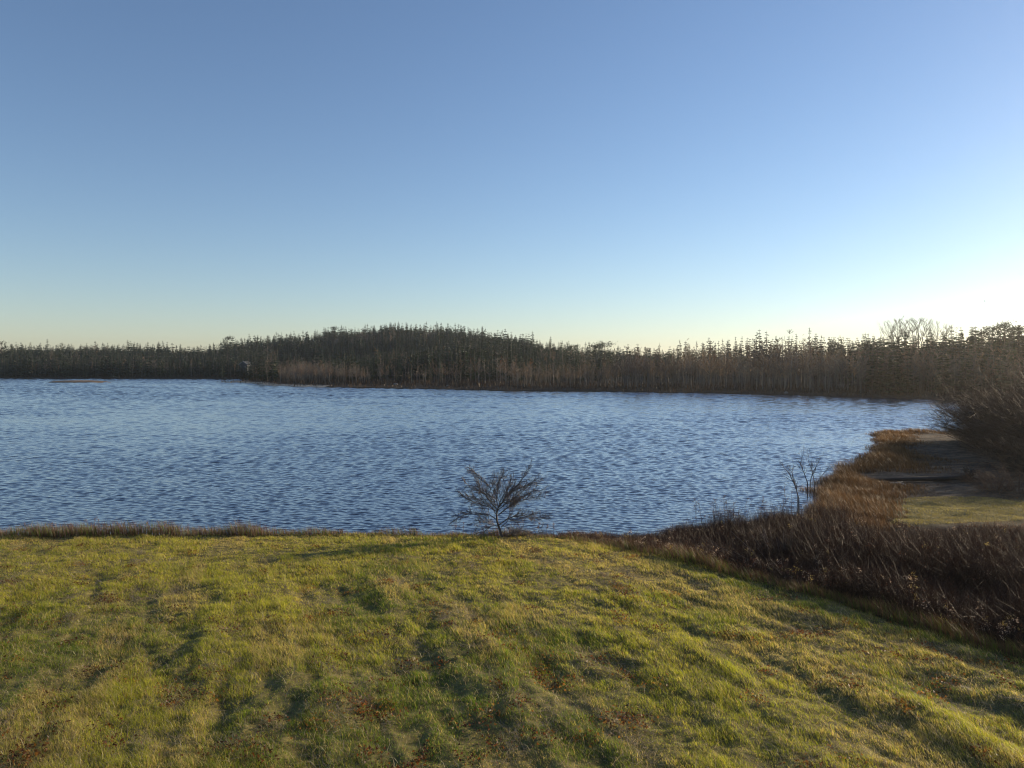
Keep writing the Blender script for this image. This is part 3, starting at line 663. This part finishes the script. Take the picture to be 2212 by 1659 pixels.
# ------------------------------------------------------------------ bushes
def bush(name, X, Y, h, R, nst, seed, label, cat, group=None, col=(.026, .02, .017), tips=(.038, .027, .021), w=.02, tw=26, low=.0, lean=(0, 0)):
    r = np.random.default_rng(seed); zg = float(height(np.array([X]), np.array([Y]))[0][0])
    e = empty(name, (X, Y, zg)); tag(e, label, cat, group)
    g = Geo(); P = []; Q = []; W = []
    for i in range(nst):
        a = r.uniform(0, 2 * pi); b = r.uniform(0, .35) * R; th = r.uniform(.05, 1) ** .8 * (1.25 + low)
        th = min(th, 1.5); L_ = (h * cos(th * .75) * r.uniform(.75, 1.05)) / max(cos(th), .35); L_ = min(L_, math.hypot(h, R) * .95)
        d = np.array([cos(a) * sin(th) + lean[0], sin(a) * sin(th) + lean[1], cos(th)]); p = np.array([cos(a) * b, sin(a) * b, -.3])
        m_ = p + d * L_ * .5 + [0, 0, .08 * L_]; q = p + d * L_ + [0, 0, .04 * L_ * (1 if th < 1 else 3)]
        tube(g, [p, m_, q], [w, w * .6, .004], np.array(col) * r.uniform(.7, 1.5), 3)
        for k in range(tw):
            s = r.uniform(.25, 1); s0 = (p + (m_ - p) * s * 2) if s < .5 else (m_ + (q - m_) * (2 * s - 1))
            v = d + r.normal(0, .5, 3) + [0, 0, .25]; v /= np.linalg.norm(v); l = L_ * r.uniform(.08, .26)
            P.append(s0); Q.append(s0 + v * l); W.append(w * .55)
            for _ in range(3):
                s1 = s0 + v * l * r.uniform(.3, .9); v2 = v + r.normal(0, .5, 3); P.append(s1); Q.append(s1 + v2 * l * .4); W.append(w * .4)
    link("stems", g.mesh(name + "_stems", [M_BRUSH]), e)
    g = Geo(); g.add(*needles(np.array(P), np.array(Q), np.array(W), np.array(tips)[None] * r.uniform(.6, 1.4, (len(P), 1)))); link("twigs", g.mesh(name + "_twigs", [M_BRUSH]), e)
    return e
BX = lambda x, D: pd(x, D)
for i, (x, D, h, R, n_, lb) in enumerate([(2172, 67, 3.9, 4.3, 300, "dense leafless alder reaching out over the water, leftmost of the big bushes"), (2275, 64, 4.9, 5.0, 300, "tallest dense leafless alder at the right edge, behind the first"),
                                         (2262, 57, 3.0, 4.4, 230, "dark leafless alder standing nearer, below the tallest one"), (2330, 60, 6.8, 6, 200, "leafless alder just beyond the right edge"),
                                         (2150, 62, 2.0, 3.0, 90, "low dark bush at the foot of the leftmost big alder"), (2290, 47, 2.6, 3.4, 100, "brown bush beside the lawn at the right edge"), (2420, 50, 5.5, 6, 150, "alder out of the right side"), (2560, 44, 4, 4.5, 100, "wide alder by the lawn side")]):
    if x > 2300: lb = {2330: "big leafless alder just past the tallest bush at the right edge", 2420: "leafless alder beside the mud, out past the right edge", 2560: "low leafless alder by the lawn, out past the right edge"}[x]
    bush("alder_bush", *BX(x, D), h, R, n_, 600 + i, lb, "bush", "alders on the right shore" if x > 2300 else None, w=.045, low=.3, tw=34)
for i, (x, D, h, R, lb) in enumerate([(2150, 41.5, 1.3, 1.3, "low brown shrub at the far edge of the small lawn"), (2200, 41, 1.6, 1.5, "taller brown shrub right of the low one behind the small lawn"), (2110, 44.5, .9, 1.1, "small shrub left of the two behind the small lawn")]):
    bush("brown_shrub", *BX(x, D), h, R, 60, 650 + i, lb, "shrub", col=(.09, .055, .035), tips=(.12, .07, .045), w=.012, tw=18)
# pale stemmed bushes standing in the brush
for i, (x, y, z_, h, R, lb) in enumerate([(1690, 1240, .5, 1.5, 1.4, "bare shrub with long pale leaning stems in the brush"), (1590, 1215, .5, 1.0, 1.0, "smaller bare shrub left of the pale stemmed one"), (1800, 1190, .4, .9, 1.1, "bare shrub rising from the dark brush right of the pale stemmed one"),
                                         (1930, 1290, .5, 1.2, 1.2, "dark bare shrub in the middle of the brush bank")]):
    X_, Y_ = px(x, y, z_)
    bush("bare_shrub", X_, Y_, h, R, 34 if i == 0 else 22, 680 + i, lb, "shrub", col=(.16, .13, .115) if i == 0 else (.10, .08, .07), tips=(.075, .055, .048), w=.011 if i == 0 else .007, tw=16, lean=(-.25 if i == 0 else 0, 0))

# fallen log and root plate on the mud
X_, Y_ = px(1990, 1032, .35); zl = float(height(np.array([X_ - 1]), np.array([Y_]))[0][0])
lg = empty("fallen_log", (X_, Y_, zl)); tag(lg, "long dark fallen log with upturned roots on the mud", "log")
g = Geo(); tube(g, [(-3.0, .1, .10), (-1.5, 0, .14), (0, .05, .15), (1.5, -.05, .2), (2.75, 0, .3)], [.06, .10, .12, .14, .19], (.035, .028, .024), 9); link("trunk", g.mesh("log_trunk", [M_BARK], True), lg)
g = Geo(); rr = np.random.default_rng(77)
for k in range(46):
    a = rr.uniform(0, 2 * pi); l = rr.uniform(.3, .62)
    tube(g, [(2.7, 0, .38), (2.85 + rr.normal(0, .08), cos(a) * l * .5, .42 + sin(a) * l * .5), (2.85 + rr.normal(0, .2), cos(a) * l, max(.42 + sin(a) * l * .95, .0))], [.09, .06, .012], (.045, .03, .022), 5)
link("roots", g.mesh("log_roots", [M_BARK]), lg)
X_, Y_ = px(1943, 1043, .3); dw = empty("driftwood", (X_, Y_, float(height(np.array([X_]), np.array([Y_]))[0][0]) + .06), -.4); tag(dw, "short pale driftwood branch in front of the fallen log", "driftwood")
g = Geo(); tube(g, [(-.5, 0, .1), (0, .02, .14), (.35, 0, .03), (.6, .05, 0)], [.03, .05, .05, .02], (.35, .3, .25), 6); tube(g, [(0, .02, .14), (.2, .3, .2)], [.03, .01], (.35, .3, .25), 5); link("branch", g.mesh("driftwood_branch", [M_BARK]), dw)

# ------------------------------------------------------------------ grass
def scatter(n, y0, y1, u0, u1, power, r):
    """positions with density falling with distance: pdf(Y) ~ Y^(1-power)"""
    t = r.random(n); k = 2 - power
    Y = (y0 ** k + t * (y1 ** k - y0 ** k)) ** (1 / k); u = r.uniform(u0, u1, n); return u * Y, Y
rg = np.random.default_rng(12)
def pts_z(X, Y): return height(X, Y)
NG = 800000
X, Y = scatter(NG, 9.3, 29.5, -.86, .93, 1.35, rg); z, dn, df, dm = pts_z(X, Y)
k = dm > -.3; X, Y, z, dm = X[k], Y[k], z[k], dm[k]; n = len(X)
pA = fbm(X / 1.6, Y / 1.6, 91, 3); pB = fbm(X / 3.2 + 4, Y / 5.0, 92, 3); pC = fbm(X / .5, Y / .5, 93, 2); pD = fbm((X * .94 + Y * .3) / 1.0, (-X * .3 + Y * .94) / 4.0, 94, 3)
Hb = (.026 + .040 * sstep(.35, .75, pA) + .036 * sstep(.45, .7, pC)) * rg.uniform(.5, 1.5, n) * (1 + .55 * sstep(.62, .72, fbm(X / .35 + 9, Y / .35, 97, 2)))
Wb = .0058 * (Y / 12) ** .9 * rg.uniform(.7, 1.3, n)
G1 = c(.115, .175, .022); G2 = c(.40, .385, .050); G3 = c(.52, .41, .20); G4 = c(.22, .13, .04)
t = np.clip(sstep(.3, .7, pB) * .8 + rg.normal(0, .22, n) + .12 * sstep(14, 24, Y) - .16 * sstep(17, 11, Y), 0, 1)[:, None]
Cb = G1 * (1 - t) + G2 * t
ps = np.clip(.17 + .5 * sstep(.52, .72, pD) + .18 * sstep(18, 27, Y) + .25 * sstep(.8, .2, dm), 0, .85)
st = rg.random(n) < ps; Cb[st] = (G3 * rg.uniform(.55, 1.2, (n, 1)))[st]
ru = (rg.random(n) < .10 * sstep(.55, .7, fbm(X / 1.2, Y / 1.2, 96, 3))); Cb[ru] = G4
wind = 2.6 + rg.normal(0, .9, n)
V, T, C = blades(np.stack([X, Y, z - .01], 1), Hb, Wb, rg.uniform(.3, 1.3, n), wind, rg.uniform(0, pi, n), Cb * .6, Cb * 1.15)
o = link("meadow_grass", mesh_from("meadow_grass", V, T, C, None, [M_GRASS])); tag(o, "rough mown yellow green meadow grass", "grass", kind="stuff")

# matted hay left by the mower, in flattened wisps
nc_ = 210; X0, Y0 = scatter(nc_ * 3, 9.6, 25, -.8, .75, 1.2, rg); _, _, _, d0 = pts_z(X0, Y0); q = d0 > .6; X0, Y0 = X0[q][:nc_], Y0[q][:nc_]
per = 150; ci = np.repeat(np.arange(len(X0)), per); nh = len(ci); szc = rg.uniform(.12, .38, len(X0))[ci]; da = rg.normal(-1.15, .35, len(X0))[ci]
a = rg.normal(0, 1, nh) * szc * 1.6; b = rg.normal(0, 1, nh) * szc * .5
X = X0[ci] + a * np.cos(da) - b * np.sin(da); Y = Y0[ci] + a * np.sin(da) + b * np.cos(da); z, *_ = pts_z(X, Y)
hs = rg.uniform(.02, .055, nh); ch = c(.34, .28, .20) * rg.uniform(.35, 1.5, (nh, 1))
V, T, C = blades(np.stack([X, Y, z + .012], 1), hs, .006 * (Y / 12) ** .8, rg.uniform(2.5, 6, nh), da + rg.normal(0, .7, nh) + pi * (rg.random(nh) < .5), rg.uniform(0, pi, nh), ch * .7, ch, 0)
o = link("matted_hay", mesh_from("matted_hay", V, T, C, None, [M_STRAW])); tag(o, "grey tan wisps of matted hay lying in the meadow", "hay", kind="stuff")

# rusty low leaves through the grass, and a few bright dead blades
nc_ = 200; X0, Y0 = scatter(nc_ * 2, 9.4, 26, -.8, .75, 1.1, rg); _, _, _, d0 = pts_z(X0, Y0); q = d0 > .5; X0, Y0 = X0[q][:nc_], Y0[q][:nc_]
per = 60; ci = np.repeat(np.arange(len(X0)), per); nh = len(ci)
X = X0[ci] + rg.normal(0, .16, nh) * rg.uniform(.4, 1.6, len(X0))[ci]; Y = Y0[ci] + rg.normal(0, .16, nh); z, *_ = pts_z(X, Y)
P = np.stack([X, Y, z + rg.uniform(.02, .11, nh)], 1); dv = rg.normal(0, 1, (nh, 3)); dv[:, 2] *= .6; dv /= np.linalg.norm(dv, axis=1)[:, None]
cr_ = np.where(rg.random((len(X0), 1)) < .7, c(.085, .032, .016), c(.16, .075, .025))[ci] * rg.uniform(.5, 1.5, (nh, 1)); 
V, T, C = needles(P, P + dv * rg.uniform(.025, .055, (nh, 1)), rg.uniform(.022, .042, nh), cr_)
g = Geo(); g.add(V, T, C); o = link("rusty_ground_leaves", g.mesh("rusty_ground_leaves", [M_GRASS])); tag(o, "rust red leaves of low plants dotted through the meadow", "leaves", kind="stuff")
nh = 9000; X, Y = scatter(nh, 9.3, 24, -.8, .8, 1.4, rg); z, _, _, dm = pts_z(X, Y); k = dm > .3; X, Y, z = X[k], Y[k], z[k]; nh = len(X)
ch = c(.50, .44, .26) * rg.uniform(.5, 1.1, (nh, 1))
V, T, C = blades(np.stack([X, Y, z + .02], 1), rg.uniform(.06, .15, nh), .0075 * (Y / 12) ** .6, rg.uniform(.6, 2.6, nh), rg.uniform(0, 2 * pi, nh), rg.uniform(0, pi, nh), ch * .7, ch, .6)
o = link("dead_blades", mesh_from("dead_blades", V, T, C, None, [M_STRAW])); tag(o, "pale dead blades sticking out of the meadow", "grass", kind="stuff")

# tan fringe along the top of the bank and the edge of the brush
NF = 150000; X, Y = scatter(NF * 3, 11, 31, -.86, .8, 1.0, rg); z, dn, df, dm = pts_z(X, Y)
p_ = sstep(.35, -.1, dm) * sstep(-2.4, -.5, dm) * (dn > -.15); k = rg.random(len(X)) < p_; X, Y, z, dm, dn = X[k], Y[k], z[k], dm[k], dn[k]; n = len(X); print("fringe", n)
vf = fbm(X * .7, Y * .7, 101, 3)
H_ = rg.uniform(.5, 1.15, n) * (.15 + .20 * sstep(.35, .7, vf) + .24 * sstep(-7, -10, X) + .12 * sstep(1, 5, X))
cf = (c(.21, .145, .085) * (1 - vf[:, None] * .5) + c(.05, .01, 0) * rg.random((n, 1))) * rg.uniform(.6, 1.3, (n, 1)); gr = rg.random(n) < .3 * sstep(-1.0, .1, dm); cf[gr] = G1 * 1.1
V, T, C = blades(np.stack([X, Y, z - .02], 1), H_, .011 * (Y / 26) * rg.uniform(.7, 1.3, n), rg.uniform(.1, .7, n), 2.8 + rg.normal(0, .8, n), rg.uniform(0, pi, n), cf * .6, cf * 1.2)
o = link("tan_bank_grass", mesh_from("tan_bank_grass", V, T, C, None, [M_STRAW])); tag(o, "uncut tan grass along the meadow bank", "grass", kind="stuff")

# marsh grass round the spit, on the mud and short lawn
NM = 345000; X, Y = scatter(NM, 30, 92, .2, .82, 1.9, rg); z, dn, df, dm = pts_z(X, Y)
vm = fbm(X * .5, Y * .5, 103, 3)
edge = sstep(-.1, .2, dn) * sstep(6.5, 1.8, dn + 4.5 * (fbm(X * .22, Y * .22, 107, 2) - .5)); isl_ = (Y > 30) & (Y + 5 * (vm - .5) < 39.5) & (dn > 3.5) & (X > 15) & (Y > 32 + .1 * (X - 15))
mudp = .30 * sstep(.48, .62, vm) + .03
p_ = np.where(isl_ & (edge < .4), 1.0, np.maximum(edge, mudp)); p_ = p_ * ~((np.abs(Y - 46.2) < 2.2) & (X > 21.5) & (X < 29)); k = rg.random(len(X)) < p_
X, Y, z, dn, vm, edge, isl_ = X[k], Y[k], z[k], dn[k], vm[k], edge[k], isl_[k]; n = len(X)
onl = isl_ & (edge < .4)
H_ = np.where(onl, rg.uniform(.04, .10, n), rg.uniform(.5, 1.2, n) * (.10 + .42 * edge * (.5 + vm)))
H_ = np.where((Y > 60) & ~onl, H_ * .8, H_)
cm = np.where(onl[:, None], c(.30, .27, .075) * (.6 + .8 * vm[:, None]), c(.13, .078, .034) * (.5 + 1.0 * vm[:, None])) * rg.uniform(.6, 1.4, (n, 1))
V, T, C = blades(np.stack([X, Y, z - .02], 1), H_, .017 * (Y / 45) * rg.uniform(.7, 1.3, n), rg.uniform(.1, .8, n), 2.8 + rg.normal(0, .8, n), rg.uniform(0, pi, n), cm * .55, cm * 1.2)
o = link("marsh_grass", mesh_from("marsh_grass", V, T, C, None, [M_STRAW])); tag(o, "rusty marsh grass and short turf on the spit", "grass", kind="stuff")

# far bank sedge
NS = 60000; X, Y = scatter(NS, 130, 445, -.7, .75, 1.0, rg); z, dn, df, dm = pts_z(X, Y); k = (df > .8) & (df < 24); X, Y, z, df = X[k], Y[k], z[k], df[k]; n = len(X)
cs_ = c(.075, .045, .022) * rg.uniform(.4, 1.6, (n, 1)); cs_[df < 3] *= 1.1
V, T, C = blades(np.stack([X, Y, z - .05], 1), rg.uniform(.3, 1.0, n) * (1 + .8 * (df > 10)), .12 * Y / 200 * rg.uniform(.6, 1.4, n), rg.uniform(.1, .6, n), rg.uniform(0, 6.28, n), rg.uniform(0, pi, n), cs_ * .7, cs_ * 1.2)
o = link("far_bank_sedge", mesh_from("far_bank_sedge", V, T, C, None, [M_STRAW])); tag(o, "brown sedge and low scrub along the far shore", "sedge", kind="stuff")

NS = 70000; X, Y = scatter(NS, 135, 445, -.7, .78, 1.2, rg); z, dn, df, dm = pts_z(X, Y); k = (df > 8) & (df < 34); X, Y, z, df = X[k], Y[k], z[k], df[k]; n = len(X)
cs_ = c(.045, .034, .024) * rg.uniform(.4, 1.6, (n, 1)); P = np.stack([X, Y, z - .1], 1); hh = rg.uniform(.6, 2.4, n) * (.5 + fbm(X * .15, Y * .15, 109, 2))
g = Geo(); g.add(*needles(P, P + np.stack([rg.normal(0, .5, n), rg.normal(0, .5, n), hh], 1), .16 * Y / 200, cs_)); o = link("undergrowth", g.mesh("undergrowth", [M_TWIG])); tag(o, "dark scrubby undergrowth at the foot of the far wood", "undergrowth", kind="stuff")

# ------------------------------------------------------------------ brush on the bank
NB = 160000; X, Y = scatter(NB, 10, 34.5, .02, 1.16, .6, rg); z, dn, df, dm = pts_z(X, Y); u = X / Y
k = (dm < -.45) & (dn > .05) & (Y < 33.5 - 2.5 * sstep(.46, .56, u) + 1.6 * (fbm(X * .5, Y * .5, 6, 2) - .5) + .8 * fbm(X, Y, 5, 2)); X, Y, z, dm, dn, u = X[k], Y[k], z[k], dm[k], dn[k], u[k]; n = len(X); print("brush stems", n)
vb = fbm(X * .6, Y * .6, 105, 3)
Hs = (.28 + .22 * sstep(2, 6, X) + .5 * sstep(29, 23, Y) * sstep(6, 10, X) + .35 * sstep(-1.2, -5.5, dm) * sstep(5, 9, X)) * (.35 + 1.35 * fbm(X * .9, Y * .9, 111, 3))
Hs = np.where(dn < 1.2, np.minimum(Hs, .6), Hs)
cap = .06 + .155 * (30.8 - Y); Hs = np.where(u > .44, np.minimum(Hs, np.maximum(cap, .15) + .35 * (1 - sstep(.44, .5, u))), Hs)
Hs *= rg.uniform(.5, 1.05, n) * .92
cbk = (c(.026, .015, .011) * (1 - vb[:, None]) + c(.050, .030, .019) * vb[:, None]) * rg.uniform(.5, 1.5, (n, 1))
cbk = cbk * (1 + .6 * sstep(9, 3, X)[:, None] + .35 * sstep(2.5, .5, dn)[:, None])
az = rg.uniform(0, 2 * pi, n); le = rg.uniform(0, .5, n)
P = np.stack([X, Y, z - .03], 1); Q = P + np.stack([np.cos(az) * le * Hs, np.sin(az) * le * Hs, Hs], 1)
V1 = needles(P, Q, .013, cbk, cbk * 1.2); parts = [V1]
for j in range(4):
    s_ = rg.uniform(.35, .95, (n, 1)); p0 = P + (Q - P) * s_; dv = (Q - P) * rg.uniform(.15, .4, (n, 1)) + rg.normal(0, .24, (n, 3)) * Hs[:, None]
    parts.append(needles(p0, p0 + dv, .008, cbk * 1.1))
g = Geo()
for p in parts: g.add(*p)
o = link("brush", g.mesh("brush", [M_BRUSH])); tag(o, "dense dark brown leafless brush on the right bank", "brush", kind="stuff")
# small dead leaves and pale seed heads on the brush
sel = np.where(rg.random(n) < .10)[0]; L0 = P[sel] + (Q[sel] - P[sel]) * rg.uniform(.5, 1, (len(sel), 1)); L0 = np.repeat(L0, 4, 0) + rg.normal(0, .04, (4 * len(sel), 3))
g = Geo(); g.add(*needles(L0, L0 + rg.normal(0, .03, L0.shape), .03, c(.12, .05, .025) * rg.uniform(.5, 1.5, (len(L0), 1))))
o = link("dead_brush_leaves", g.mesh("dead_brush_leaves", [M_BRUSH])); tag(o, "withered brown leaves clinging to the brush", "leaves", kind="stuff")
pr2 = (.007 + .03 * sstep(-3.2, -.8, dm)) * (X > 3) * sstep(.3, .55, vb) ; sel = np.where(rg.random(n) < pr2)[0]; L0 = np.repeat(Q[sel], 16, 0); sz = np.repeat(rg.uniform(.02, .055, len(sel)), 16)[:, None]
L0 = L0 + rg.normal(0, 1, L0.shape) * sz; cg = np.repeat(np.where(rg.random((len(sel), 1)) < .75, c(.50, .40, .32), c(.40, .32, .10)) * rg.uniform(.4, 1.2, (len(sel), 1)), 16, 0)
g = Geo(); g.add(*needles(L0, L0 + rg.normal(0, .6, L0.shape) * sz, .022, cg)); print("seed heads", len(sel))
o = link("seed_heads", g.mesh("seed_heads", [M_STRAW])); tag(o, "pale fluffy seed heads speckling the dark brush", "seed heads", kind="stuff")

# dry weeds standing up against the water
def weed(X, Y, h, seed, label, group, col=(.12, .075, .055)):
    r = np.random.default_rng(seed); zg = float(height(np.array([X]), np.array([Y]))[0][0]); e = empty("dry_weed", (X, Y, zg)); tag(e, label, "weed", group)
    g = Geo(); tip = np.array([r.normal(0, .08) * h, r.normal(0, .05), h]); tube(g, [(0, 0, -.05), tip * [.4, .4, .5], tip], [.007, .006, .003], col, 4)
    H = []
    for k in range(r.integers(4, 9)):
        s_ = r.uniform(.45, .97); p = tip * s_; l = h * r.uniform(.08, .2) * (1.3 - s_); q = p + [r.normal(0, 1) * l, r.normal(0, .6) * l, l * .9]; tube(g, [p, q], [.004, .002], col, 3); H.append(q)
    H.append(tip); link("stalk", g.mesh("weed_stalk", [M_STRAW]), e)
    H = np.repeat(np.array(H), 9, 0); H = H + r.normal(0, .017, H.shape); g = Geo(); g.add(*needles(H, H + r.normal(0, .02, H.shape), .018, np.array(col) * 1.5)); link("seed_head", g.mesh("weed_seed_head", [M_STRAW]), e)
rw = np.random.default_rng(44)
for i, x in enumerate([55, 78, 100, 112, 140, 158, 175, 190, 202, 214, 226, 240, 262, 290, 305, 322, 345, 352, 358, 372, 404, 455]):
    D = 28.9 + rw.uniform(-.3, .5); top = {345: 1128, 352: 1127, 358: 1130, 202: 1118, 175: 1124, 214: 1122}.get(x, 1134 + rw.uniform(-8, 8)); X_, Y_ = pd(x, D); zg = float(height(np.array([X_]), np.array([Y_]))[0][0])
    weed(X_, Y_, max(CAM_H + (HY - top) / F * D - zg, .35), 900 + i, "palest tallest dry weed on the left bank" if x == 352 else ("tall thin dry stalk on the left bank in the thickest clump" if 130 < x < 250 else "dry brown weed sticking up from the left bank"), "dry weeds on the left bank", (.22, .16, .11) if x in (345, 352, 358) else (.11, .065, .05))
for i, (x, top) in enumerate([(1505, 1077), (1502, 1084), (1518, 1083), (1540, 1080), (1552, 1078), (1568, 1072), (1572, 1079), (1585, 1086), (1600, 1076), (1640, 1072), (1654, 1076), (1700, 1050), (1690, 1058), (1710, 1062)]):
    D = 31 + rw.uniform(-.3, .6); X_, Y_ = pd(x, D); zg = float(height(np.array([X_]), np.array([Y_]))[0][0])
    weed(X_, Y_, max(CAM_H + (HY - top) / F * D - zg, .4), 950 + i, "dry weed with dark head rising from the brush against the water", "dry weeds along the brush top", (.075, .05, .04))
for i, x in enumerate([985, 1000, 1180, 1196, 1165]):
    X_, Y_ = pd(x, 28.3); weed(X_, Y_, rw.uniform(.4, .6), 980 + i, "short dry weed beside the foot of the small spreading tree", "dry weeds by the small tree", (.10, .06, .05))

# ------------------------------------------------------------------ thin hazy air over the lake
g = Geo(); box(g, -9500, 9500, -400, 2900, -3.0, 70.0); hm, nt, N, L = new_mat("hazy_air")
pv = N.new("ShaderNodeVolumePrincipled"); pv.inputs["Color"].default_value = (.98, .94, .87, 1); pv.inputs["Density"].default_value = .00018; pv.inputs["Anisotropy"].default_value = .80
out = N.new("ShaderNodeOutputMaterial"); L.new(pv.outputs[0], out.inputs["Volume"])
hz_ = link("haze", g.mesh("haze", [hm])); tag(hz_, "faint sunlit haze hanging over the lake", "haze", kind="stuff")
print("done")
